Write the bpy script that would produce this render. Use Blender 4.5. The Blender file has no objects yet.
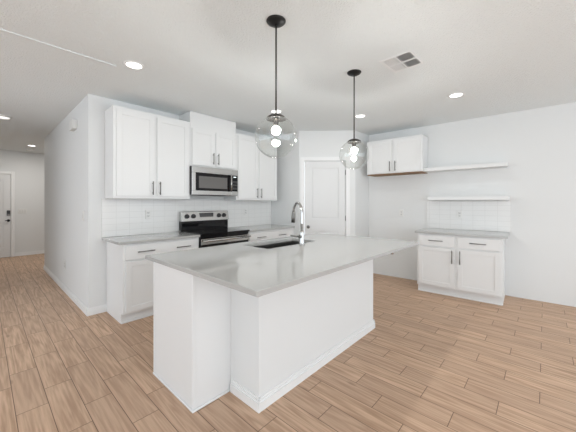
import bpy, bmesh, math, random
from mathutils import Vector, Matrix
random.seed(4)
PI = math.pi
C = bpy.context.scene.collection
S = bpy.context.scene

# ------------------------------------------------------------------ camera, world, lights, exposure
cam_d = bpy.data.cameras.new('camera')
cam = bpy.data.objects.new('camera', cam_d); C.objects.link(cam)
cam_d.sensor_fit = 'HORIZONTAL'; cam_d.sensor_width = 36.0
cam_d.lens = 280.75 / 576 * 36
cam_d.shift_y = -(216 - 202.7) / 576
cam_d.clip_start = 0.05
cam.location = (0, 0, 1.337)
cam.rotation_euler = (PI / 2, 0, math.radians(-47.5))
S.camera = cam

W = bpy.data.worlds.new('daylight'); S.world = W; W.use_nodes = True
bg = W.node_tree.nodes['Background']
bg.inputs[0].default_value = (0.865, 0.93, 1.0, 1)
bg.inputs[1].default_value = 1.95

def area(name, loc, rot, sx, sy, power, col=(1, 1, 1)):
    l = bpy.data.lights.new(name, 'AREA'); l.shape = 'RECTANGLE'; l.size = sx; l.size_y = sy
    l.energy = power; l.color = col
    o = bpy.data.objects.new(name, l); C.objects.link(o); o.location = loc; o.rotation_euler = rot
    return o
# daylight from the big glazed openings behind the camera
area('window_daylight', (1.0, -3.7, 1.25), Vector((0, 1, 0)).to_track_quat('-Z', 'Z').to_euler(), 7.5, 2.3, 56, (0.90, 0.955, 1.0))
area('ceiling_fill', (-3.7, -0.5, 0.6), Vector((0.7, 0, 0.7)).to_track_quat('-Z', 'Z').to_euler(), 6.0, 1.5, 34, (0.90, 0.955, 1.0))  # unseen fill panel added at the left, tilted up to brighten the ceiling

S.view_settings.view_transform = 'Standard'
S.view_settings.look = 'None'
S.view_settings.exposure = 0.0
S.view_settings.gamma = 1.0
S.view_settings.use_curve_mapping = False

LAMP_W = 2.2      # each recessed lamp
CEIL = 2.627
COUNTER = 0.914

# ------------------------------------------------------------------ materials
def nt(name):
    m = bpy.data.materials.new(name); m.use_nodes = True
    n = m.node_tree; b = n.nodes['Principled BSDF']
    return m, n, b
def mat(name, col, rough=0.5, metal=0.0, bump=0.0, bscale=60.0, spec=0.5, vary=0.0, bdist=0.01):
    m, n, b = nt(name)
    b.inputs['Base Color'].default_value = (*col, 1)
    b.inputs['Roughness'].default_value = rough
    b.inputs['Metallic'].default_value = metal
    b.inputs['Specular IOR Level'].default_value = spec
    tc = n.nodes.new('ShaderNodeTexCoord')
    no = n.nodes.new('ShaderNodeTexNoise'); no.inputs['Scale'].default_value = bscale
    no.inputs['Detail'].default_value = 3
    n.links.new(tc.outputs['Object'], no.inputs['Vector'])
    if bump:
        bp = n.nodes.new('ShaderNodeBump'); bp.inputs['Strength'].default_value = bump
        bp.inputs['Distance'].default_value = bdist
        n.links.new(no.outputs['Fac'], bp.inputs['Height']); n.links.new(bp.outputs['Normal'], b.inputs['Normal'])
    if vary:
        mx = n.nodes.new('ShaderNodeMix'); mx.data_type = 'RGBA'
        mx.inputs['A'].default_value = (*[c * (1 - vary) for c in col], 1)
        mx.inputs['B'].default_value = (*[min(1, c * (1 + vary)) for c in col], 1)
        n.links.new(no.outputs['Fac'], mx.inputs['Factor']); n.links.new(mx.outputs['Result'], b.inputs['Base Color'])
    return m
def emit(name, col, s):
    m, n, b = nt(name)
    b.inputs['Base Color'].default_value = (*col, 1)
    b.inputs['Emission Color'].default_value = (*col, 1); b.inputs['Emission Strength'].default_value = s
    return m

M = {}
M['wall'] = mat('wall_paint', (0.765, 0.775, 0.77), 0.75, bump=0.08, bscale=180, spec=0.25)
M['ceiling'] = mat('ceiling_paint', (0.845, 0.88, 0.885), 0.9, bump=0.8, bscale=75, spec=0.1, bdist=0.012)
M['trim'] = mat('trim_paint', (0.84, 0.845, 0.84), 0.4, bump=0.02, bscale=90)
M['cabinet'] = mat('cabinet_paint', (0.785, 0.79, 0.785), 0.38, bump=0.015, bscale=120)
M['door'] = mat('door_paint', (0.745, 0.75, 0.745), 0.42, bump=0.02, bscale=110)
M['raw_wood'] = mat('raw_plywood', (0.25, 0.145, 0.07), 0.7, bump=0.1, bscale=40, vary=0.25)
M['quartz'] = mat('grey_quartz', (0.45, 0.45, 0.438), 0.06, spec=0.75, bscale=320, vary=0.06)
M['steel'] = mat('brushed_steel', (0.52, 0.515, 0.50), 0.2, 1.0, bump=0.03, bscale=300)
M['nickel'] = mat('brushed_nickel', (0.20, 0.195, 0.185), 0.36, 1.0, bump=0.02, bscale=300)
M['chrome'] = mat('polished_chrome', (0.52, 0.52, 0.515), 0.12, 1.0, bump=0.005, bscale=100)
M['sink_steel'] = mat('sink_steel', (0.30, 0.30, 0.29), 0.3, 1.0, bump=0.03, bscale=260)
M['black_metal'] = mat('black_metal', (0.012, 0.012, 0.012), 0.4, 0.3, bump=0.02, bscale=120)
M['rod_metal'] = mat('dark_bronze', (0.10, 0.095, 0.09), 0.3, 1.0, bump=0.01, bscale=120)
M['black_glass'] = mat('black_glass', (0.006, 0.006, 0.007), 0.05, spec=0.3, bump=0.002, bscale=20)
M['mesh_glass'] = mat('grey_screen_glass', (0.13, 0.125, 0.12), 0.2, bump=0.05, bscale=500)
M['black_plastic'] = mat('black_plastic', (0.015, 0.015, 0.016), 0.35, bump=0.05, bscale=200)
M['display'] = mat('display_glass', (0.07, 0.07, 0.07), 0.15, bump=0.002, bscale=30)
M['plate'] = mat('white_plastic', (0.78, 0.78, 0.76), 0.35, bump=0.01, bscale=90)
M['insert'] = mat('grey_white_plastic', (0.71, 0.71, 0.695), 0.4, bump=0.01, bscale=90)
M['slot'] = mat('dark_slot', (0.05, 0.05, 0.05), 0.6, bump=0.02, bscale=90)
M['grille'] = mat('white_metal', (0.88, 0.89, 0.89), 0.45, bump=0.01, bscale=90)
M['duct'] = mat('duct_dark', (0.03, 0.03, 0.03), 0.8, bump=0.05, bscale=60)
M['lens'] = emit('lit_lens', (1.0, 0.99, 0.97), 3.0)
M['bulb'] = emit('lit_bulb', (1.0, 0.985, 0.96), 440.0)
M['clock'] = emit('lit_clock', (0.8, 0.95, 1.0), 1.2)

def glass_mat():
    m = bpy.data.materials.new('clear_glass'); m.use_nodes = True; n = m.node_tree
    n.nodes.clear()
    out = n.nodes.new('ShaderNodeOutputMaterial'); mx = n.nodes.new('ShaderNodeMixShader')
    t = n.nodes.new('ShaderNodeBsdfTransparent'); t.inputs[0].default_value = (0.975, 0.98, 0.975, 1)
    g = n.nodes.new('ShaderNodeBsdfGlossy'); g.inputs['Roughness'].default_value = 0.02
    g.inputs['Color'].default_value = (0.9, 0.9, 0.9, 1)
    lw = n.nodes.new('ShaderNodeLayerWeight'); lw.inputs['Blend'].default_value = 0.5
    p = n.nodes.new('ShaderNodeMath'); p.operation = 'POWER'; p.inputs[1].default_value = 3.2
    a = n.nodes.new('ShaderNodeMath'); a.operation = 'MULTIPLY_ADD'; a.inputs[1].default_value = 0.6; a.inputs[2].default_value = 0.035
    n.links.new(lw.outputs['Facing'], p.inputs[0]); n.links.new(p.outputs[0], a.inputs[0])
    n.links.new(a.outputs[0], mx.inputs[0]); n.links.new(t.outputs[0], mx.inputs[1]); n.links.new(g.outputs[0], mx.inputs[2])
    n.links.new(mx.outputs[0], out.inputs[0])
    return m
M['glass'] = glass_mat()

class G:
    """tiny node-graph helper"""
    def __init__(s, n): s.n = n
    def m(s, op, a, b=None, c=None):
        x = s.n.nodes.new('ShaderNodeMath'); x.operation = op
        for i, v in enumerate((a, b, c)):
            if v is None: continue
            if isinstance(v, (int, float)): x.inputs[i].default_value = v
            else: s.n.links.new(v, x.inputs[i])
        return x.outputs[0]
    def sm(s, v, lo, hi):
        x = s.n.nodes.new('ShaderNodeMapRange'); x.interpolation_type = 'SMOOTHSTEP'
        s.n.links.new(v, x.inputs[0]); x.inputs[1].default_value = lo; x.inputs[2].default_value = hi
        return x.outputs[0]
    def mix(s, f, a, b):
        x = s.n.nodes.new('ShaderNodeMix'); x.data_type = 'RGBA'
        for k, v in (('Factor', f), ('A', a), ('B', b)):
            if isinstance(v, (int, float)): x.inputs[k].default_value = v
            elif isinstance(v, tuple): x.inputs[k].default_value = (*v, 1)
            else: s.n.links.new(v, x.inputs[k])
        return x.outputs['Result']

def floor_mat():
    m, n, b = nt('wood_look_tile'); g = G(n)
    tc = n.nodes.new('ShaderNodeTexCoord'); sp = n.nodes.new('ShaderNodeSeparateXYZ')
    n.links.new(tc.outputs['Object'], sp.inputs[0]); X, Y = sp.outputs[0], sp.outputs[1]
    rx = g.m('DIVIDE', g.m('SUBTRACT', X, 0.145), 0.1575); row = g.m('FLOOR', rx); fx = g.m('SUBTRACT', rx, row)
    ry = g.m('DIVIDE', g.m('SUBTRACT', g.m('SUBTRACT', Y, 0.028), g.m('MULTIPLY', row, 0.605 / 3)), 0.605)
    col = g.m('FLOOR', ry); fy = g.m('SUBTRACT', ry, col)
    dx = g.m('MULTIPLY', g.m('MINIMUM', fx, g.m('SUBTRACT', 1.0, fx)), 0.1575)
    dy = g.m('MULTIPLY', g.m('MINIMUM', fy, g.m('SUBTRACT', 1.0, fy)), 0.605)
    tile = g.sm(g.m('MINIMUM', dx, dy), 0.0010, 0.0030)          # 0 in the joint, 1 on the tile
    cx = n.nodes.new('ShaderNodeCombineXYZ'); n.links.new(row, cx.inputs[0]); n.links.new(col, cx.inputs[1])
    wn = n.nodes.new('ShaderNodeTexWhiteNoise'); wn.noise_dimensions = '2D'; n.links.new(cx.outputs[0], wn.inputs['Vector'])
    rnd = wn.outputs['Value']
    # grain: stretched along Y, different on every tile
    gv = n.nodes.new('ShaderNodeCombineXYZ')
    n.links.new(g.m('MULTIPLY', X, 1.0), gv.inputs[0]); n.links.new(g.m('MULTIPLY', Y, 0.055), gv.inputs[1]); n.links.new(g.m('MULTIPLY', rnd, 37.0), gv.inputs[2])
    no = n.nodes.new('ShaderNodeTexNoise'); no.inputs['Scale'].default_value = 8; no.inputs['Detail'].default_value = 3; no.inputs['Distortion'].default_value = 0.25
    n.links.new(gv.outputs[0], no.inputs['Vector'])
    bands = g.m('PINGPONG', g.m('MULTIPLY', no.outputs['Fac'], 9.0), 0.5)
    bands = g.m('MULTIPLY', bands, 2.0)
    fine = n.nodes.new('ShaderNodeTexNoise'); fine.inputs['Scale'].default_value = 75; fine.inputs['Detail'].default_value = 5
    n.links.new(gv.outputs[0], fine.inputs['Vector'])
    gr = g.m('ADD', g.m('MULTIPLY', bands, 0.32), g.m('MULTIPLY', fine.outputs['Fac'], 0.85))
    c = g.mix(g.sm(gr, 0.25, 0.95), (0.43, 0.272, 0.175), (0.72, 0.505, 0.355))
    c = g.mix(g.m('MULTIPLY', rnd, 0.45), c, (0.47, 0.318, 0.225))
    # knots
    kv = n.nodes.new('ShaderNodeCombineXYZ'); n.links.new(X, kv.inputs[0]); n.links.new(g.m('MULTIPLY', Y, 0.35), kv.inputs[1]); n.links.new(rnd, kv.inputs[2])
    kn = n.nodes.new('ShaderNodeTexVoronoi'); kn.inputs['Scale'].default_value = 4.2; n.links.new(kv.outputs[0], kn.inputs['Vector'])
    kf = g.m('SUBTRACT', 1.0, g.sm(kn.outputs['Distance'], 0.02, 0.085))
    c = g.mix(g.m('MULTIPLY', kf, 0.45), c, (0.19, 0.115, 0.07))
    c = g.mix(tile, (0.15, 0.095, 0.06), c)
    n.links.new(c, b.inputs['Base Color'])
    b.inputs['Roughness'].default_value = 0.5
    b.inputs['Specular IOR Level'].default_value = 0.35
    bp = n.nodes.new('ShaderNodeBump'); bp.inputs['Strength'].default_value = 0.25; bp.inputs['Distance'].default_value = 0.002
    n.links.new(g.m('ADD', tile, g.m('MULTIPLY', gr, 0.35)), bp.inputs['Height']); n.links.new(bp.outputs['Normal'], b.inputs['Normal'])
    return m
M['floor'] = floor_mat()

def tile_mat(name, x0, z0):
    """stacked 3 x 6 in. glazed tiles; object x runs along the wall"""
    m, n, b = nt(name); g = G(n)
    tc = n.nodes.new('ShaderNodeTexCoord'); sp = n.nodes.new('ShaderNodeSeparateXYZ'); n.links.new(tc.outputs['Object'], sp.inputs[0])
    def d(v, o, p):
        r = g.m('DIVIDE', g.m('SUBTRACT', v, o), p); f = g.m('FRACT', r)
        return g.m('MULTIPLY', g.m('MINIMUM', f, g.m('SUBTRACT', 1.0, f)), p)
    mm = g.m('MINIMUM', d(sp.outputs[0], x0, 0.1524), d(sp.outputs[2], z0, 0.0765))
    t = g.sm(mm, 0.0008, 0.0026)
    n.links.new(g.mix(t, (0.70, 0.70, 0.685), (0.81, 0.81, 0.795)), b.inputs['Base Color'])
    b.inputs['Roughness'].default_value = 0.16
    bp = n.nodes.new('ShaderNodeBump'); bp.inputs['Strength'].default_value = 0.4; bp.inputs['Distance'].default_value = 0.002
    n.links.new(t, bp.inputs['Height']); n.links.new(bp.outputs['Normal'], b.inputs['Normal'])
    return m

# ------------------------------------------------------------------ mesh helpers
class MB:
    def __init__(s): s.b = bmesh.new()
    def box(s, x0, x1, y0, y1, z0, z1, bev=0.0, seg=1):
        t = bmesh.new()
        vs = [t.verts.new(p) for p in ((x0, y0, z0), (x1, y0, z0), (x1, y1, z0), (x0, y1, z0), (x0, y0, z1), (x1, y0, z1), (x1, y1, z1), (x0, y1, z1))]
        for f in ((0, 3, 2, 1), (4, 5, 6, 7), (0, 1, 5, 4), (1, 2, 6, 5), (2, 3, 7, 6), (3, 0, 4, 7)): t.faces.new([vs[i] for i in f])
        if bev: bmesh.ops.bevel(t, geom=t.edges[:], offset=bev, segments=seg, profile=0.5, affect='EDGES')
        s.merge(t); return s
    def merge(s, t, mx=None):
        if mx is not None: bmesh.ops.transform(t, matrix=mx, verts=t.verts)
        me = bpy.data.meshes.new('tmp'); t.to_mesh(me); t.free(); s.b.from_mesh(me); bpy.data.meshes.remove(me)
    def prism(s, pts, z0, z1, bev=0.0):
        t = bmesh.new(); n = len(pts)
        lo = [t.verts.new((x, y, z0)) for x, y in pts]; hi = [t.verts.new((x, y, z1)) for x, y in pts]
        t.faces.new(lo[::-1]); t.faces.new(hi)
        for i in range(n): t.faces.new((lo[i], lo[(i + 1) % n], hi[(i + 1) % n], hi[i]))
        bmesh.ops.recalc_face_normals(t, faces=t.faces[:])
        if bev: bmesh.ops.bevel(t, geom=t.edges[:], offset=bev, segments=2, profile=0.5, affect='EDGES')
        s.merge(t); return s
    def lathe(s, prof, loc=(0, 0, 0), axis='Z', seg=32, closed=True):
        """prof: list of (radius, height); axis the direction of height"""
        t = bmesh.new(); rings = []
        for r, h in prof:
            if r < 1e-6: rings.append([t.verts.new((0, 0, h))])
            else: rings.append([t.verts.new((r * math.cos(2 * PI * k / seg), r * math.sin(2 * PI * k / seg), h)) for k in range(seg)])
        for a, c in zip(rings, rings[1:]):
            for k in range(seg):
                k2 = (k + 1) % seg
                if len(a) == 1 and len(c) == 1: continue
                if len(a) == 1: t.faces.new((a[0], c[k2], c[k]))
                elif len(c) == 1: t.faces.new((a[k], a[k2], c[0]))
                else: t.faces.new((a[k], a[k2], c[k2], c[k]))
        if closed:
            for R in (rings[0], rings[-1]):
                if len(R) > 1: t.faces.new(R)
        bmesh.ops.recalc_face_normals(t, faces=t.faces[:])
        for f in t.faces: f.smooth = True
        mx = {'Z': Matrix.Identity(4), 'Y': Matrix.Rotation(-PI / 2, 4, 'X'), '-Y': Matrix.Rotation(PI / 2, 4, 'X'), 'X': Matrix.Rotation(PI / 2, 4, 'Y'), '-X': Matrix.Rotation(-PI / 2, 4, 'Y'), '-Z': Matrix.Rotation(PI, 4, 'X')}[axis]
        s.merge(t, Matrix.Translation(loc) @ mx); return s
    def tube(s, pts, rad, seg=16):
        t = bmesh.new(); rings = []; pts = [Vector(p) for p in pts]
        up = None
        for i, p in enumerate(pts):
            d = (pts[min(i + 1, len(pts) - 1)] - pts[max(i - 1, 0)]).normalized()
            if up is None: up = d.orthogonal().normalized()
            up = (up - d * up.dot(d)).normalized(); sd = d.cross(up)
            r = rad[i] if isinstance(rad, (list, tuple)) else rad
            rings.append([t.verts.new(p + (up * math.cos(2 * PI * k / seg) + sd * math.sin(2 * PI * k / seg)) * r) for k in range(seg)])
        for a, c in zip(rings, rings[1:]):
            for k in range(seg): t.faces.new((a[k], a[(k + 1) % seg], c[(k + 1) % seg], c[k]))
        t.faces.new(rings[0][::-1]); t.faces.new(rings[-1])
        bmesh.ops.recalc_face_normals(t, faces=t.faces[:])
        for f in t.faces: f.smooth = len(f.verts) == 4
        s.merge(t); return s
    def build(s, name, m, parent=None, label=None, loc=None, rz=None):
        me = bpy.data.meshes.new(name); s.b.to_mesh(me); s.b.free(); me.materials.append(m)
        o = bpy.data.objects.new(name, me); C.objects.link(o)
        if parent: o.parent = parent
        if label: o['label'] = label
        if loc: o.location = loc
        if rz is not None: o.rotation_euler = (0, 0, rz)
        return o
def thing(name, label, cat, loc=(0, 0, 0), rz=0.0, group=None):
    o = bpy.data.objects.new(name, None); C.objects.link(o); o.empty_display_size = 0.1
    o.location = loc; o.rotation_euler = (0, 0, rz); return tag(o, label, cat, group)
def tag(o, label, cat, group=None):
    o['label'] = label; o['category'] = cat
    if group: o['group'] = group
    return o
def struct(o, label=None, cat=None):
    o['kind'] = 'structure'
    if label: o['label'] = label
    if cat: o['category'] = cat
    return o

# right-hand wall frame: s runs along the wall away from the camera side, depth into the room
TH = math.radians(2.58); O = Vector((5.13, 0)); U = Vector((-math.sin(TH), math.cos(TH))); N = Vector((-math.cos(TH), -math.sin(TH)))
RZ_R = -PI / 2 + TH
def rw(s, dep): v = O + U * s + N * dep; return (v.x, v.y)
def rw3(s, dep, z): x, y = rw(s, dep); return (x, y, z)

# ------------------------------------------------------------------ setting
YB, XH, YH, YE = 3.987, 0.853, 7.42, 9.75          # range wall, hall wall, its far end, entry wall
PA, PB, PC = (3.85, 3.26), (4.505, 2.50), rw(2.50, 0)
struct(MB().box(-4, 6.2, -4, 10, -0.05, 0).build('floor', M['floor']), 'light brown wood-look plank tile floor laid along the hallway', 'floor')
struct(MB().box(-4, 6.2, -4, 10, CEIL, CEIL + 0.1).build('ceiling', M['ceiling']), 'pale grey textured ceiling with recessed lights', 'ceiling')
struct(MB().prism([(XH, YB), (3.97, YB), (3.97, YB + 0.12), (XH + 0.12, YB + 0.12), (XH + 0.12, YH), (XH, YH)], 0, CEIL).build('wall_back', M['wall']),
       'white wall behind the range, turning the corner into the hallway', 'wall')
struct(MB().box(-0.87, 2.6, YE, YE + 0.12, 0, CEIL).build('wall_entry', M['wall']), 'white wall around the front door at the end of the hallway', 'wall')
struct(MB().box(-0.87, -0.75, 5.6, YE, 0, CEIL).build('wall_left', M['wall']))
struct(MB().box(2.48, 2.6, YH - 0.3, YE, 0, CEIL).build('wall_foyer', M['wall']))
struct(MB().box(XH + 0.12, 2.48, YH - 0.12, YH, 0, CEIL).build('wall_foyer_side', M['wall']))
# corner pantry: side, diagonal (with its door opening) and return
dv = (Vector(PB) - Vector(PA)); DL = dv.length; dv.normalize(); dn = Vector((dv.y, -dv.x))   # dn points into the pantry or out of it
if dn.dot(Vector((-1, -1))) > 0: dn = -dn                                              # into the pantry
def dp(t, off=0.0): v = Vector(PA) + dv * t + dn * off; return (v.x, v.y)
T0, T1, DH = 0.098, 0.832, 2.085
struct(MB().prism([(PA[0], PA[1]), (PA[0], YB - 0.0005), (PA[0] + 0.115, YB - 0.0005), (PA[0] + 0.115, PA[1] + 0.05), dp(0.06, 0.115), dp(0.06)], 0, CEIL).build('wall_pantry_side', M['wall']))
w = MB()
w.prism([dp(0.0601), dp(T0 - 0.018), dp(T0 - 0.018, 0.115), dp(0.0601, 0.115)], 0, CEIL)
w.prism([dp(T1 + 0.018), dp(DL), dp(DL, 0.115), dp(T1 + 0.018, 0.115)], 0, CEIL)
w.prism([dp(T0 - 0.018), dp(T1 + 0.018), dp(T1 + 0.018, 0.115), dp(T0 - 0.018, 0.115)], DH + 0.02, CEIL)
struct(w.build('wall_pantry', M['wall']), 'white diagonal pantry wall around the corner door', 'wall')
struct(MB().prism([(PB[0] + 0.0005, PB[1]), (PC[0] + 0.05, PC[1]), (PC[0] + 0.05, PC[1] + 0.115), (PB[0] + 0.115, PB[1] + 0.115)], 0, CEIL).build('wall_pantry_return', M['wall']))
struct(MB().prism([rw(-4.1, 0), rw(2.499, 0), rw(2.499, -0.12), rw(-4.1, -0.12)], 0, CEIL).build('wall_right', M['wall']),
       'white right-hand wall carrying the shelves and the fridge cabinet', 'wall')

def skirting(name, segs):
    """segs: pairs of plan points, room on the left-hand side of a->b is where the board stands"""
    b = MB()
    for a, c in segs:
        a, c = Vector(a), Vector(c); d = (c - a).normalized(); nn = Vector((-d.y, d.x))
        q = lambda p, o: tuple(p + nn * o)
        b.prism([q(a, 0.0003), q(c, 0.0003), q(c, 0.016), q(a, 0.016)], 0.0, 0.056)
        b.prism([q(a, 0.0003), q(c, 0.0003), q(c, 0.010), q(a, 0.010)], 0.056, 0.073)
        b.prism([q(a, 0.0003), q(c, 0.0003), q(c, 0.005), q(a, 0.005)], 0.073, 0.088)
    return struct(b.build(name, M['trim']))
skirting('baseboard_back', [((1.037, YB), (XH - 0.016, YB))])
skirting('baseboard_hall', [((XH, YB), (XH, YH))])
skirting('baseboard_entry', [((2.48, YE), (0.563, YE)), ((-0.5, YE), (-0.75, YE))])
skirting('baseboard_right', [(rw(0.428, 0), rw(-4.0, 0)), (rw(2.485, 0), rw(1.46, 0))])
skirting('baseboard_pantry', [(PC, PB), (dp(DL), dp(0.905)), (dp(0.022), dp(0))])
# low ridge in the ceiling drywall
struct(MB().box(-3.5, 0.86, 2.972, 2.992, CEIL - 0.008, CEIL - 0.0003, 0.0015).build('trim_1', M['ceiling']), 'thin raised seam running across the ceiling to the left light', 'seam')

# ------------------------------------------------------------------ doors
def panel_door(b, w, h, t, rails, stile=0.115):
    """two-panel moulded door: x 0..w, y 0 (front) .. t, panels recessed; rails = z edges of the openings"""
    rec = 0.013
    b.box(0, stile, 0, t, 0, h, 0.001); b.box(w - stile, w, 0, t, 0, h, 0.001)
    edges = [0] + [v for r in rails for v in r] + [h]
    for z0, z1 in zip(edges[0::2], edges[1::2]): b.box(stile, w - stile, 0, t, z0, z1, 0.001)
    for z0, z1 in rails:
        b.box(stile - 0.001, w - stile + 0.001, rec, t - 0.002, z0 - 0.001, z1 + 0.001)
        b.box(stile + 0.03, w - stile - 0.03, 0.003, rec + 0.001, z0 + 0.03, z1 - 0.03, 0.0028)
    return b
ang = math.atan2(dv.y, dv.x)
d1 = struct(thing('door_1', 'white two-panel pantry door in the diagonal corner wall', 'door', (*dp(T0), 0), ang)); 
DW = T1 - T0
panel_door(MB(), DW - 0.008, DH - 0.018, 0.035, [(0.22, 0.815), (1.035, 1.95)]).build('door_leaf', M['door'], d1).location = (0.004, 0.012, 0.012)
cs = MB()
for x0, x1 in ((-0.076, -0.006), (DW + 0.006, DW + 0.076)):
    cs.box(x0, x1, -0.016, -0.0005, 0, DH + 0.07, 0.003); 
cs.box(-0.006, DW + 0.006, -0.016, -0.0005, DH + 0.004, DH + 0.07, 0.003)
cs.box(-0.017, -0.001, -0.0004, 0.11, 0, DH + 0.015); cs.box(DW + 0.001, DW + 0.017, -0.0004, 0.11, 0, DH + 0.015); cs.box(-0.001, DW + 0.001, -0.0004, 0.11, DH + 0.001, DH + 0.015)
cs.build('door_casing', M['trim'], d1)
k = MB().lathe([(0.027, 0), (0.027, 0.004), (0.011, 0.009), (0.010, 0.03), (0.021, 0.036), (0.028, 0.05), (0.026, 0.062), (0.015, 0.07), (0, 0.072)], (0.068, 0.0118, 0.905), '-Y', 24)
k.build('door_knob', M['nickel'], d1, 'brushed metal round knob')
for z in (0.25, 1.06, 1.88):
    MB().lathe([(0.0065, 0), (0.0065, 0.09)], (DW - 0.001, 0.0045, z - 0.045), 'Z', 12).build('hinge', M['nickel'], d1, 'brushed metal hinge')

d2 = struct(thing('door_2', 'white front door with black keypad lock at the end of the hallway', 'door', (-0.42, YE, 0)))
panel_door(MB(), 0.90, 2.03, 0.03, [(0.25, 0.85), (1.05, 1.88)], 0.13).build('door_leaf', M['door'], d2).location = (0.004, -0.032, 0.006)
cs = MB()
cs.box(-0.075, -0.002, -0.05, -0.0005, 0, 2.10, 0.004); cs.box(0.91, 0.975, -0.05, -0.0005, 0, 2.10, 0.004); cs.box(-0.002, 0.91, -0.05, -0.0005, 2.04, 2.10, 0.004)
cs.build('door_casing', M['trim'], d2)
kp = MB().box(0.835, 0.895, -0.058, -0.0325, 1.02, 1.15, 0.006, 2).build('keypad', M['black_plastic'], d2, 'black keypad lock with a pale lower plate')
MB().box(0.842, 0.888, -0.060, -0.0575, 1.026, 1.062, 0.001).build('key_cover', M['nickel'], kp)
lv = MB().lathe([(0.03, 0), (0.03, 0.008), (0.012, 0.012), (0.012, 0.05), (0, 0.05)], (0.865, -0.0325, 0.90), '-Y', 20)
lv.tube([(0.865, -0.078, 0.90), (0.835, -0.08, 0.90), (0.80, -0.076, 0.898)], [0.011, 0.010, 0.008], 10).build('door_lever', M['black_metal'], d2, 'dark door lever')

# ------------------------------------------------------------------ cabinets
def shaker(b, x0, x1, z0, z1, y=0.0, t=0.019, st=0.057, rec=0.008):
    """shaker front; y is the back of the door, its face is at y - t"""
    f = y - t
    b.box(x0, x0 + st, f, y, z0, z1, 0.0012); b.box(x1 - st, x1, f, y, z0, z1, 0.0012)
    b.box(x0 + st, x1 - st, f, y, z0, z0 + st, 0.0012); b.box(x0 + st, x1 - st, f, y, z1 - st, z1, 0.0012)
    b.box(x0 + st - 0.001, x1 - st + 0.001, f + rec, y - 0.002, z0 + st - 0.001, z1 - st + 0.001)
    return b
def pull(parent, x, z, vertical, y=-0.019, L=0.168):
    b = MB(); off = 0.030; r = 0.0058; h = L / 2
    ax = (lambda t: (x, y - off, z + t)) if vertical else (lambda t: (x + t, y - off, z))
    b.tube([ax(-h), ax(h)], r, 12)
    for t in (-h * 0.72, h * 0.72):
        p = ax(t); b.tube([(p[0], y - 0.0002, p[2]), p], 0.0045, 10)
    return b.build('handle', M['nickel'], parent, 'brushed nickel bar handle')
def base_cabinet(label, loc, rz, w, depth=0.595, H=0.883, toe=0.11, rev=0.026, mid=0.036, group='white base cabinets', wide_drawer=False, filler=0.0):
    t = thing('base_cabinet', label, 'cabinet', loc, rz, group)
    b = MB(); h = w / 2
    b.box(-h, h, 0.0, depth, toe, H, 0.001); b.box(-h, h, 0.06, depth, 0.0, toe + 0.001)
    if filler: b.box(h, h + filler, 0.0, 0.02, toe, H); b.box(h, h + filler, 0.06, 0.08, 0, toe)
    b.build('cabinet_body', M['cabinet'], t)
    q = MB(); q.box(-h, h, 0.045, 0.0597, 0.0, 0.022, 0.004, 2); q.build('toe_trim', M['trim'], t)
    dw = (w - 2 * rev - mid) / 2
    for sgn, x0 in ((-1, -h + rev), (1, h - rev - dw)):
        x1 = x0 + dw
        if not wide_drawer or sgn < 0:
            dr = MB().box(x0, h - rev if wide_drawer else x1, -0.019, -0.0003, 0.707, 0.858, 0.0022).build('drawer', M['cabinet'], t)
        pull(dr, (x0 + x1) / 2, 0.787, False, L=0.185)
        do = shaker(MB(), x0, x1, 0.133, 0.688, -0.0003).build('cabinet_door', M['cabinet'], t)
        pull(do, x1 - 0.03 if sgn < 0 else x0 + 0.03, 0.575, True, L=0.185)
    return t
def upper_cabinet(label, loc, rz, w, z0, z1, dz0, dz1, depth=0.325, hz=None, rev=0.03, mid=0.034, wood=False, group='white wall cabinets'):
    t = thing('wall_cabinet', label, 'cabinet', (loc[0], loc[1], z0), rz, group)
    h = w / 2; H = z1 - z0
    b = MB(); b.box(-h, h, 0.0, depth, 0.0 if not wood else 0.013, H, 0.0015); 
    b.build('cabinet_body', M['cabinet'], t)
    if wood: MB().box(-h + 0.004, h - 0.004, 0.004, depth - 0.002, 0.0, 0.0128).build('bottom_panel', M['raw_wood'], t, 'unpainted brown wood underside')
    dw = (w - 2 * rev - mid) / 2
    for sgn, x0 in ((-1, -h + rev), (1, h - rev - dw)):
        x1 = x0 + dw
        do = shaker(MB(), x0, x1, dz0 - z0, dz1 - z0, -0.0003).build('cabinet_door', M['cabinet'], t)
        pull(do, x1 - 0.028 if sgn < 0 else x0 + 0.028, (hz or dz0 + 0.12) - z0, True)
    return t
YF = YB - 0.60                                   # front of the base cabinets on the range wall
base_cabinet('white base cabinet left of the range, nearest the hallway', ((1.037 + 1.945) / 2, YF, 0), 0, 0.908, wide_drawer=True)
base_cabinet('white base cabinet right of the range, beside the pantry', ((2.778 + 3.76) / 2, YF, 0), 0, 0.98, filler=0.088, wide_drawer=True)
base_cabinet('white two-door base cabinet alone on the right wall under the shelves', rw3((1.462 + 0.43) / 2, 0.60, 0), RZ_R, 1.032)
YU = YB - 0.33
upper_cabinet('tall white wall cabinet left of the microwave', ((1.02 + 1.967) / 2, YU, 0), 0, 0.945, 1.388, 2.462, 1.418, 2.425, hz=1.52)
upper_cabinet('white wall cabinet above the microwave, boxed up to the ceiling', ((1.968 + 2.757) / 2, YU, 0), 0, 0.788, 1.852, 2.622, 1.872, 2.385, hz=1.985, rev=0.022, mid=0.03)
upper_cabinet('tall white wall cabinet right of the microwave', ((2.758 + 3.692) / 2, YU, 0), 0, 0.932, 1.378, 2.462, 1.408, 2.425, hz=1.50)
upper_cabinet('short white cabinet high on the right wall with bare wall below it', rw3((1.455 + 2.385) / 2, 0.33, 0), RZ_R, 0.93, 1.826, 2.428, 1.852, 2.395, hz=1.955, wood=True)

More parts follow.
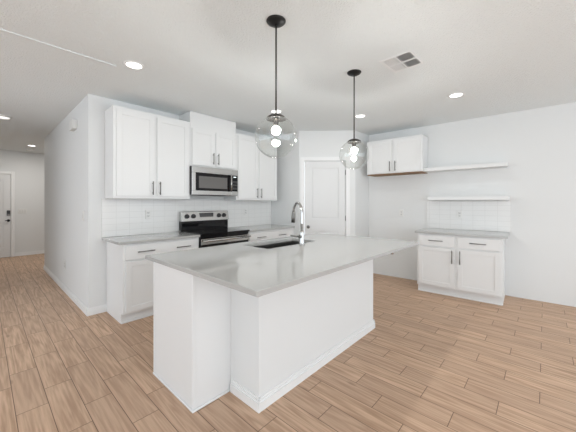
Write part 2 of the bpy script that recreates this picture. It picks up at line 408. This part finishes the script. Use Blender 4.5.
def top(label, pts, loc=(0, 0, 0)):
    o = MB().prism(pts, COUNTER - 0.030, COUNTER, 0.0025).build('countertop', M['quartz'])
    return tag(o, label, 'countertop', 'grey quartz countertops')
YC = YB - 0.635
top('grey quartz countertop left of the range, beside the hallway corner', [(0.986, YC), (1.947, YC), (1.947, YB - 0.0125), (0.986, YB - 0.0125)])
top('grey quartz countertop right of the range, running to the pantry', [(2.774, YC), (3.846, YC), (3.846, YB - 0.0125), (2.774, YB - 0.0125)])
top('grey quartz countertop on the lone base cabinet of the right wall', [rw(0.375, 0.642), rw(0.375, 0.0125), rw(1.485, 0.0125), rw(1.485, 0.642)])

b = MB().box(0, 3.846 - 0.985, -0.0115, -0.0008, 0.003, 0.478, 0.001)
tag(b.build('tile_backsplash', tile_mat('glazed_tile', 0.005, 0.002), loc=(0.985, YB, COUNTER - 0.002)), 'white stacked subway tile backsplash behind the range', 'backsplash', 'tile backsplashes')
b = MB().box(0, 1.115, -0.0115, -0.0008, 0.003, 0.460, 0.001)
x, y = rw(1.475, 0)
tag(b.build('tile_backsplash', tile_mat('glazed_tile_pale', 0.046, 0.002), loc=(x, y, COUNTER - 0.002), rz=RZ_R), 'small white tile backsplash on the right wall below the lower shelf', 'backsplash', 'tile backsplashes')

def shelf(label, s0, s1, z0, z1, dep=0.25):
    x, y = rw((s0 + s1) / 2, 0); w = (s1 - s0) / 2
    o = MB().box(-w, w, -dep, -0.0008, 0, z1 - z0, 0.0025).build('floating_shelf', M['cabinet'], loc=(x, y, z0), rz=RZ_R)
    return tag(o, label, 'shelf', 'white floating shelves')
shelf('upper white floating shelf beside the high right-wall cabinet', 0.395, 1.453, 1.842, 1.892)
shelf('lower white floating shelf above the right-wall countertop', 0.380, 1.40, 1.376, 1.430)

# ------------------------------------------------------------------ range and microwave
rg = thing('electric_range', 'stainless steel and black electric range with four black knobs', 'stove', (2.36, YF, 0))
rw_ = 0.404
b = MB().box(-rw_, rw_, 0.0, 0.575, 0.06, 0.905, 0.002); b.build('range_body', M['black_plastic'], rg)
MB().box(-rw_ - 0.002, rw_ + 0.002, -0.062, 0.53, 0.9055, 0.926, 0.004, 2).build('cooktop', M['black_glass'], rg, 'black glass cooktop')
o_ = rg.children[-1]
for x, y, r in ((-0.2, 0.12, 0.1), (0.2, 0.12, 0.08), (-0.2, 0.38, 0.075), (0.2, 0.38, 0.1)):
    MB().lathe([(r, 0), (r, 0.0004), (r - 0.004, 0.0004), (r - 0.004, 0)], (x, y, 0.9262), 'Z', 40, closed=False).build('burner_ring', M['display'], o_)
# backguard: black lower riser, slanted stainless control panel
bgd = MB(); bgd.box(-rw_, rw_, 0.50, 0.572, 0.9265, 1.075, 0.003); bgd.build('backguard_riser', M['black_glass'], rg, 'glossy black riser behind the cooktop')
t_ = bmesh.new(); prof = [(0.478, 1.062), (0.572, 1.062), (0.572, 1.205), (0.505, 1.205), (0.498, 1.200)]
lo = [t_.verts.new((-rw_ - 0.003, y, z)) for y, z in prof]; hi = [t_.verts.new((rw_ + 0.003, y, z)) for y, z in prof]
t_.faces.new(lo); t_.faces.new(hi[::-1])
for i in range(5): t_.faces.new((lo[i], hi[i], hi[(i + 1) % 5], lo[(i + 1) % 5]))
bmesh.ops.recalc_face_normals(t_, faces=t_.faces[:]); bmesh.ops.bevel(t_, geom=t_.edges[:], offset=0.002, segments=1, affect='EDGES')
pb = MB(); pb.merge(t_); pn = pb.build('control_panel', M['steel'], rg, 'slanted stainless control panel')
sl = lambda z: 0.478 + (z - 1.062) / 0.138 * 0.020
for x in (-0.325, -0.222, 0.222, 0.318):
    MB().lathe([(0.034, 0.0), (0.034, 0.006), (0.030, 0.009), (0.028, 0.028), (0.021, 0.031), (0, 0.031)], (x, sl(1.135) + 0.002, 1.135), '-Y', 24).build('knob', M['black_plastic'], pn, 'round black knob')
MB().box(-0.12, 0.12, sl(1.16) - 0.006, sl(1.16) + 0.012, 1.115, 1.180, 0.002).build('display', M['display'], pn, 'dark display window')
# front
MB().box(-rw_, rw_, -0.030, -0.0005, 0.862, 0.9048, 0.002).build('front_trim', M['black_glass'], rg)
od = MB().box(-rw_ + 0.002, rw_ - 0.002, -0.040, -0.0005, 0.300, 0.858, 0.003).build('oven_door', M['black_glass'], rg, 'black glass oven door')
MB().box(-rw_ + 0.002, rw_ - 0.002, -0.045, -0.0403, 0.775, 0.855, 0.002).build('door_band', M['steel'], od, 'stainless band across the top of the oven door')
hb = MB(); hb.tube([(-rw_ + 0.01, -0.092, 0.828), (rw_ - 0.01, -0.092, 0.828)], 0.014, 16)
for x in (-rw_ + 0.06, rw_ - 0.06): hb.tube([(x, -0.0452, 0.828), (x, -0.092, 0.828)], 0.010, 12)
hb.build('oven_handle', M['steel'], od, 'stainless bar handle')
MB().box(-rw_ + 0.002, rw_ - 0.002, -0.036, -0.0005, 0.085, 0.292, 0.004).build('storage_drawer', M['steel'], rg, 'stainless storage drawer')
for x in (-0.35, 0.35):
    for y in (0.05, 0.52): MB().lathe([(0.018, 0), (0.018, 0.02), (0.01, 0.022), (0.01, 0.0605)], (x, y, 0), 'Z', 14).build('foot', M['black_plastic'], rg)

mw = thing('microwave', 'stainless over-the-range microwave with black window', 'microwave', (2.3525, YB, 1.443))
h_ = 0.392; H_ = 0.407; F = -0.40
MB().box(-h_, h_, F + 0.028, -0.0135, 0.004, H_, 0.002).build('microwave_body', M['black_plastic'], mw)
dr_ = MB()                                        # stainless front made as a frame round the window
x0, x1 = -h_, 0.265
dr_.box(x0, x1, F, F + 0.0275, 0.318, 0.404, 0.003); dr_.box(x0, x1, F, F + 0.0275, 0.006, 0.068, 0.003)
dr_.box(x0, x0 + 0.055, F, F + 0.0275, 0.066, 0.320, 0.003); dr_.box(x1 - 0.012, x1, F, F + 0.0275, 0.066, 0.320, 0.002)
door_m = dr_.build('microwave_door', M['steel'], mw, 'stainless door frame')
MB().box(x0 + 0.0552, x1 - 0.0122, F + 0.004, F + 0.027, 0.0682, 0.3178, 0.002).build('window', M['black_glass'], door_m, 'black glass window')
MB().box(x0 + 0.105, x1 - 0.075, F + 0.0025, F + 0.0045, 0.102, 0.272, 0.0008).build('window_screen', M['mesh_glass'], door_m, 'grey perforated screen in the window')
hb = MB(); hb.tube([(0.240, F - 0.035, 0.062), (0.240, F - 0.035, 0.325)], 0.011, 14)
for z in (0.085, 0.302): hb.tube([(0.240, F + 0.004, z), (0.240, F - 0.035, z)], 0.008, 10)
hb.build('door_handle', M['steel'], door_m, 'vertical stainless bar handle')
cp = MB().box(0.267, h_, F, F + 0.0275, 0.006, 0.404, 0.003).build('control_panel', M['steel'], mw, 'stainless panel with black keypad')
MB().box(0.280, h_ - 0.012, F - 0.002, F + 0.001, 0.070, 0.318, 0.001).build('keypad', M['black_glass'], cp, 'black keypad')
MB().box(0.302, 0.352, F - 0.0028, F - 0.0022, 0.286, 0.297).build('clock', M['clock'], cp, 'lit clock digits bar')
for i in range(9): MB().box(0.288 + 0.031 * (i % 3), 0.312 + 0.031 * (i % 3), F - 0.0028, F - 0.0022, 0.100 + 0.05 * (i // 3), 0.130 + 0.05 * (i // 3)).build('key', M['slot'], cp)
MB().box(-0.20, 0.20, F + 0.05, F + 0.20, 0.0, 0.0038).build('vent_grille', M['duct'], mw, 'dark grease filter underneath')

# ------------------------------------------------------------------ island
IY0, IY1, IX0, IX1 = 1.355, 1.655, 1.203, 2.825           # half wall
struct(MB().box(IX0, IX1, IY0, IY1, 0, 0.8835).build('wall_island', M['wall']), 'white half wall carrying the seating side of the island', 'wall')
b = MB()
skirting('baseboard_island', [((IX0, IY0 - 0.0155), (IX0, IY1 - 0.011)), ((IX1 + 0.0135, IY0), (IX0 - 0.0135, IY0)), ((IX1, IY1), (IX1, IY0 - 0.0155))])
ic = thing('island_cabinet', 'white island cabinet with plain end panel under the grey top', 'cabinet', (2.04, 1.656, 0))
cx0, cx1 = 0.912 - 2.04, 3.165 - 2.04
# the carcass leaves a pocket for the basin
b = MB()
SX0, SX1, SY0, SY1 = 1.765, 2.505, 1.865, 2.225
for xa, xb in ((cx0 + 0.0195, SX0 - 0.05 - 2.04), (SX1 + 0.05 - 2.04, cx1 - 0.0195)):
    b.box(xa, xb, 0.0008, 0.60, 0.11, 0.8835); b.box(xa, xb, 0.0008, 0.54, 0.0, 0.111)
b.box(SX0 - 0.05 - 2.04, SX1 + 0.05 - 2.04, 0.0008, 0.60, 0.11, 0.60); b.box(SX0 - 0.05 - 2.04, SX1 + 0.05 - 2.04, 0.0008, 0.54, 0.0, 0.111)
b.box(SX0 - 0.05 - 2.04, SX1 + 0.05 - 2.04, 0.0008, 0.019, 0.60, 0.8835); b.box(SX0 - 0.05 - 2.04, SX1 + 0.05 - 2.04, 0.592, 0.602, 0.60, 0.8835)
b.build('cabinet_body', M['cabinet'], ic)
e = MB().box(cx0, cx0 + 0.019, 0.0008, 0.603, 0.0, 0.8835, 0.001); e.build('end_panel', M['cabinet'], ic)
e = MB().box(cx1 - 0.019, cx1, 0.0008, 0.603, 0.0, 0.8835, 0.001); e.build('end_panel', M['cabinet'], ic)
tr = MB(); tr.box(cx0 - 0.010, cx0 - 0.0005, 0.0, 0.604, 0.0, 0.016, 0.004, 2)
tr.box(cx0 - 0.004, cx0 - 0.0005, 0.590, 0.604, 0.016, 0.883, 0.001); tr.box(cx0 - 0.004, cx0 - 0.0005, 0.0, 0.012, 0.016, 0.883, 0.001)
tr.box(cx0 - 0.010, IX0 - 2.04 - 0.016, -0.010, -0.0003, 0.0, 0.016, 0.004, 2)
tr.build('shoe_trim', M['trim'], ic)

def island_top():
    X0, X1, Y0, Y1 = 0.889, 3.205, 1.012, 2.386
    t = bmesh.new()
    def ring(x0, x1, y0, y1, r, n=6):
        out = []
        for cx, cy, a0 in ((x1 - r, y1 - r, 0), (x0 + r, y1 - r, PI / 2), (x0 + r, y0 + r, PI), (x1 - r, y0 + r, 3 * PI / 2)):
            for k in range(n): a = a0 + PI / 2 * k / (n - 1); out.append((cx + r * math.cos(a), cy + r * math.sin(a)))
        return out
    e = 0.003; zt, zb = COUNTER, COUNTER - 0.030
    out = [ring(X0 + d, X1 - d, Y0 + d, Y1 - d, 0.012 - d, 6) for d in (0, e)]
    inn = ring(SX0, SX1, SY0, SY1, 0.02, 6)
    mk = lambda pts, z: [t.verts.new((x, y, z)) for x, y in pts]
    loops = [mk(inn, zb), mk(out[1], zb), mk(out[0], zb + e), mk(out[0], zt - e), mk(out[1], zt), mk(inn, zt)]
    loops.append(loops[0])
    n = len(inn)
    for a, c in zip(loops, loops[1:]):
        for i in range(n): t.faces.new((a[i], a[(i + 1) % n], c[(i + 1) % n], c[i]))
    bmesh.ops.recalc_face_normals(t, faces=t.faces[:])
    b = MB(); b.merge(t); return b
tag(island_top().build('countertop', M['quartz']), 'large grey quartz island countertop with undermount sink cutout', 'countertop', 'grey quartz countertops')

sk = thing('kitchen_sink', 'stainless undermount sink set into the island countertop', 'sink', ((SX0 + SX1) / 2, (SY0 + SY1) / 2, COUNTER - 0.031))
hx, hy, dp_ = (SX1 - SX0) / 2 + 0.004, (SY1 - SY0) / 2 + 0.004, 0.215
b = MB(); tk = 0.004
b.box(-hx - tk, -hx, -hy - tk, hy + tk, -dp_, 0); b.box(hx, hx + tk, -hy - tk, hy + tk, -dp_, 0)
b.box(-hx, hx, -hy - tk, -hy, -dp_, 0); b.box(-hx, hx, hy, hy + tk, -dp_, 0); b.box(-hx - tk, hx + tk, -hy - tk, hy + tk, -dp_ - tk, -dp_)
b.box(-hx - 0.02, -hx - tk, -hy - 0.012, hy + 0.012, -0.003, 0); b.box(hx + tk, hx + 0.02, -hy - 0.012, hy + 0.012, -0.003, 0)
b.box(-hx - tk, hx + tk, -hy - 0.012, -hy - tk, -0.003, 0); b.box(-hx - tk, hx + tk, hy + tk, hy + 0.012, -0.003, 0)
b.build('basin', M['sink_steel'], sk)
MB().lathe([(0.055, 0), (0.055, 0.003), (0.045, 0.004), (0.04, 0.001), (0, 0.001)], (0, 0.05, -dp_ + 0.0002), 'Z', 28).build('drain', M['chrome'], sk)

fa = thing('kitchen_faucet', 'chrome gooseneck pull-down faucet standing behind the island sink', 'faucet', (2.165, 1.795, COUNTER))
b = MB().lathe([(0.030, 0.0003), (0.030, 0.006), (0.027, 0.012), (0.0245, 0.02), (0.0235, 0.12), (0.022, 0.135), (0.016, 0.145), (0, 0.146)], (0, 0, 0), 'Z', 28)
b.build('faucet_base', M['chrome'], fa)
dx, dy = 0.40, 0.917
pts = [(0, 0, 0.14), (0, 0, 0.22), (0, 0, 0.30)]
R_ = 0.098
for k in range(1, 15):
    a = PI * (k / 15) * 1.04
    r = R_ - R_ * math.cos(a); pts.append((dx * r, dy * r, 0.318 + R_ * 1.05 * math.sin(a)))
b = MB().tube(pts, 0.0135, 16); b.build('spout', M['chrome'], fa)
e0 = Vector(pts[-1]); dd = (Vector(pts[-1]) - Vector(pts[-2])).normalized(); e1 = e0 + Vector((dx * 0.012, dy * 0.012, -0.115))
b = MB().tube([e0 - dd * 0.004, e0 + (e1 - e0) * 0.15, e0 + (e1 - e0) * 0.55, e1], [0.0155, 0.018, 0.021, 0.0205], 18)
b.build('spray_head', M['nickel'], fa, 'grey metal spray head')
b = MB().tube([(-0.018, 0.0, 0.085), (-0.045, 0.0, 0.085)], [0.017, 0.015], 16)
b.tube([(-0.042, 0, 0.086), (-0.085, 0.01, 0.094), (-0.145, 0.018, 0.106)], [0.010, 0.009, 0.008], 12)
b.build('lever', M['nickel'], fa)

# ------------------------------------------------------------------ pendants
def pendant(label, x, y, zc, R):
    t = thing('pendant_light', label, 'pendant light', (x, y, CEIL), 0, 'clear glass globe pendants')
    z = zc - CEIL
    MB().lathe([(0.0, -0.030), (0.020, -0.029), (0.045, -0.022), (0.062, -0.012), (0.069, -0.004), (0.069, -0.0003)], (0, 0, 0), 'Z', 36).build('canopy', M['black_metal'], t, 'round black ceiling canopy')
    ztop = z + math.sqrt(R * R - 0.055 ** 2)
    MB().tube([(0, 0, -0.029), (0, 0, ztop + 0.024)], 0.0062, 12).build('rod', M['rod_metal'], t, 'thin dark rod')
    cap = MB().lathe([(0.0, 0.028), (0.010, 0.028), (0.014, 0.024), (0.040, 0.018), (0.062, 0.004), (0.071, -0.010), (0.071, -0.014), (0.066, -0.014), (0.056, 0.0005), (0.0, 0.002)], (0, 0, ztop), 'Z', 36).build('cap', M['rod_metal'], t, 'dark metal cap')
    MB().lathe([(0.019, 0.001), (0.019, -0.05), (0.016, -0.055), (0.0135, -0.068), (0, -0.068)], (0, 0, ztop), 'Z', 20).build('socket', M['rod_metal'], cap, 'dark lamp socket')
    # double-walled globe, open at the top
    b = MB(); a0 = math.asin(0.052 / R)
    def shell(r): return [(r * math.sin(a0 + (PI - a0) * k / 40), r * math.cos(a0 + (PI - a0) * k / 40)) for k in range(41)]
    o1 = shell(R); i1 = shell(R - 0.003)[::-1]
    o1[-1] = (0, -R); i1[0] = (0, -(R - 0.003))
    b.lathe(o1[::-1] + i1[::-1], (0, 0, z), 'Z', 56, closed=False)
    b.build('globe', M['glass'], t, 'clear glass globe')
    bz = ztop - 0.055
    MB().lathe([(0.030 * math.sin(PI * k / 16), -0.038 - 0.030 * math.cos(PI * k / 16)) for k in range(16)] + [(0.008, -0.0085), (0, -0.0085)], (0, 0, bz), 'Z', 28).build('bulb', M['bulb'], t, 'glowing white bulb')
    return t
pendant('nearer and larger-looking clear glass globe pendant, hanging in front of the wall cabinets', 1.412, 1.409, 1.802, 0.150)
pendant('farther clear glass globe pendant, the one in front of the pantry door', 2.493, 1.396, 1.811, 0.145)

# ------------------------------------------------------------------ ceiling fittings
def downlight(label, x, y, power=LAMP_W, r=0.066):
    t = thing('recessed_light', label, 'ceiling light', (x, y, CEIL), 0, 'round recessed ceiling lights')
    MB().lathe([(r, -0.0005), (r, -0.006), (r + 0.012, -0.008), (r + 0.020, -0.005), (r + 0.022, -0.0005)], (0, 0, 0), 'Z', 40, closed=False).build('trim_ring', M['trim'], t)
    MB().lathe([(0, -0.0045), (r - 0.0005, -0.0045), (r - 0.0005, -0.0015), (0, -0.0015)], (0, 0, 0), 'Z', 40).build('lens', M['lens'], t, 'glowing white lens')
    l = bpy.data.lights.new('recessed_lamp', 'AREA'); l.shape = 'DISK'; l.size = 2 * r - 0.01; l.energy = power; l.color = (1.0, 0.965, 0.92)
    lo = bpy.data.objects.new('recessed_lamp', l); C.objects.link(lo); lo.parent = t; lo.location = (0, 0, -0.0075)
    return t
downlight('recessed ceiling light left of the nearer pendant, above the hallway corner', 0.965, 2.84)
downlight('recessed ceiling light seen just behind the nearer pendant rod', 2.81, 2.80)
downlight('recessed ceiling light beside the farther pendant rod, near the pantry', 3.805, 2.03)
downlight('recessed ceiling light on the right, past the air vent', 3.84, 0.787)
downlight('recessed ceiling light far down the hallway by the front door', 0.765, 8.55, 17.0)
sd = thing('smoke_detector', 'small white smoke detector at the far end of the hallway ceiling', 'smoke detector', (0.79, 9.2, CEIL))
MB().lathe([(0.065, -0.0005), (0.065, -0.02), (0.055, -0.035), (0, -0.038)], (0, 0, 0), 'Z', 28).build('detector_body', M['plate'], sd)
MB().lathe([(0.02, -0.0382), (0.018, -0.042), (0, -0.042)], (0, 0, 0), 'Z', 18).build('test_button', M['grille'], sd)
hl = thing('disc_ceiling_light', 'slim white disc fitting on the hallway ceiling at the left picture edge', 'ceiling light', (0.205, 5.95, CEIL))
MB().lathe([(0.100, -0.0005), (0.100, -0.018), (0.090, -0.026), (0.085, -0.026), (0.085, -0.0005)], (0, 0, 0), 'Z', 40, closed=False).build('housing', M['plate'], hl)
MB().lathe([(0, -0.028), (0.083, -0.026), (0.083, -0.015), (0, -0.015)], (0, 0, 0), 'Z', 40).build('diffuser', emit('soft_diffuser', (1, 0.98, 0.95), 0.9), hl)

vt = thing('air_vent', 'white louvred air register in the ceiling right of the pendants', 'vent', (2.604, 0.972, CEIL), math.radians(-2.5))
vx, vy = 0.148, 0.135
b = MB()
b.box(-vx - 0.012, vx + 0.012, vy - 0.012, vy + 0.006, -0.006, -0.0004, 0.002); b.box(-vx - 0.012, vx + 0.012, -vy - 0.006, -vy + 0.012, -0.006, -0.0004, 0.002)
b.box(-vx - 0.012, -vx + 0.014, -vy + 0.012, vy - 0.012, -0.006, -0.0004, 0.002); b.box(vx - 0.014, vx + 0.012, -vy + 0.012, vy - 0.012, -0.006, -0.0004, 0.002)
b.box(-vx, vx, -0.008, 0.008, -0.008, -0.0012); b.box(-0.008, 0.008, -vy, vy, -0.008, -0.0012)
b.build('vent_frame', M['grille'], vt)
MB().box(-vx, vx, -vy, vy, -0.0010, -0.0004).build('duct_opening', M['duct'], vt, 'dark duct behind the louvres')
for sgn in (1, -1):
    for k in range(6):
        yy = sgn * (0.022 + k * 0.0185)
        t_ = bmesh.new(); bmesh.ops.create_cube(t_, size=1.0)
        bmesh.ops.transform(t_, matrix=Matrix.Translation((0, yy, -0.006)) @ Matrix.Rotation(-sgn * math.radians(36), 4, 'X') @ Matrix.Diagonal((2 * vx - 0.026, 0.0115, 0.0012, 1)), verts=t_.verts)
        bb = MB(); bb.merge(t_); bb.build('louvre', M['grille'], vt)

# ------------------------------------------------------------------ wall plates
def plate(name, label, cat, loc, rz, kind, group=None, gangs=1):
    t = thing(name, label, cat, loc, rz, group)
    w = 0.072 + 0.046 * (gangs - 1)
    MB().box(-w / 2, w / 2, -0.010, -0.0004, -0.060, 0.060, 0.0025, 2).build('cover_plate', M['plate'], t)
    for g in range(gangs):
        x = (g - (gangs - 1) / 2) * 0.046
        if kind == 'outlet':
            for z in (0.021, -0.021):
                r = MB().box(x - 0.017, x + 0.017, -0.0125, -0.0102, z - 0.0145, z + 0.0145, 0.003, 2).build('receptacle', M['insert'], t)
                s = MB().box(x - 0.009, x - 0.006, -0.0131, -0.0126, z - 0.004, z + 0.006); s.box(x + 0.006, x + 0.009, -0.0131, -0.0126, z - 0.004, z + 0.006); s.box(x - 0.002, x + 0.002, -0.0131, -0.0126, z - 0.011, z - 0.007)
                s.build('slots', M['slot'], r, 'dark plug slots')
        else:
            r = MB(); r.box(x - 0.016, x + 0.016, -0.0145, -0.0102, -0.033, 0.033, 0.002, 2).build('rocker', M['insert'], t)
    return t
TF = 0.0117
plate('wall_outlet', 'white outlet on the tile left of the range', 'outlet', (1.525, YB - TF, 1.178), 0, 'outlet', 'white wall outlets')
plate('wall_outlet', 'white outlet on the tile right of the range', 'outlet', (3.205, YB - TF, 1.178), 0, 'outlet', 'white wall outlets')
plate('wall_outlet', 'white outlet on the bare right wall below the short high cabinet', 'outlet', rw3(1.885, 0, 1.152), RZ_R, 'outlet', 'white wall outlets')
plate('wall_outlet', 'white outlet on the tile under the lower right shelf', 'outlet', rw3(0.995, TF, 1.152), RZ_R, 'outlet', 'white wall outlets')
plate('wall_outlet', 'white outlet low on the hallway wall above the baseboard', 'outlet', (XH, 5.33, 0.405), -PI / 2, 'outlet', 'white wall outlets')
plate('light_switch', 'white light switch on the hallway wall near its corner', 'switch', (XH, 4.215, 1.175), -PI / 2, 'switch', 'white light switches')
plate('light_switch', 'white triple light switch beside the front door', 'switch', (0.70, YE, 1.125), 0, 'switch', 'white light switches', 3)
ch = thing('door_chime', 'white door chime box high on the hallway wall', 'door chime', (XH, 4.66, 2.372), -PI / 2)
MB().box(-0.105, 0.105, -0.05, -0.0004, -0.06, 0.06, 0.006, 2).build('chime_cover', M['plate'], ch)
b = MB()
for k in range(5): b.box(-0.07, 0.07, -0.0508, -0.0502, -0.042 + 0.02 * k, -0.036 + 0.02 * k)
b.build('grille_slots', M['plate'], ch)
wv = thing('water_valve', 'small metal water valve low on the right wall behind the island', 'valve', rw3(2.05, 0, 0.425), RZ_R)
MB().lathe([(0.028, 0.0005), (0.026, 0.005), (0.012, 0.009), (0.009, 0.010), (0.009, 0.045), (0, 0.045)], (0, 0, 0), '-Y', 20).build('escutcheon', M['chrome'], wv)
MB().lathe([(0.008, 0), (0.018, 0.004), (0.018, 0.012), (0.008, 0.016), (0, 0.016)], (0, -0.0455, 0), '-Y', 14).build('valve_handle', M['nickel'], wv)
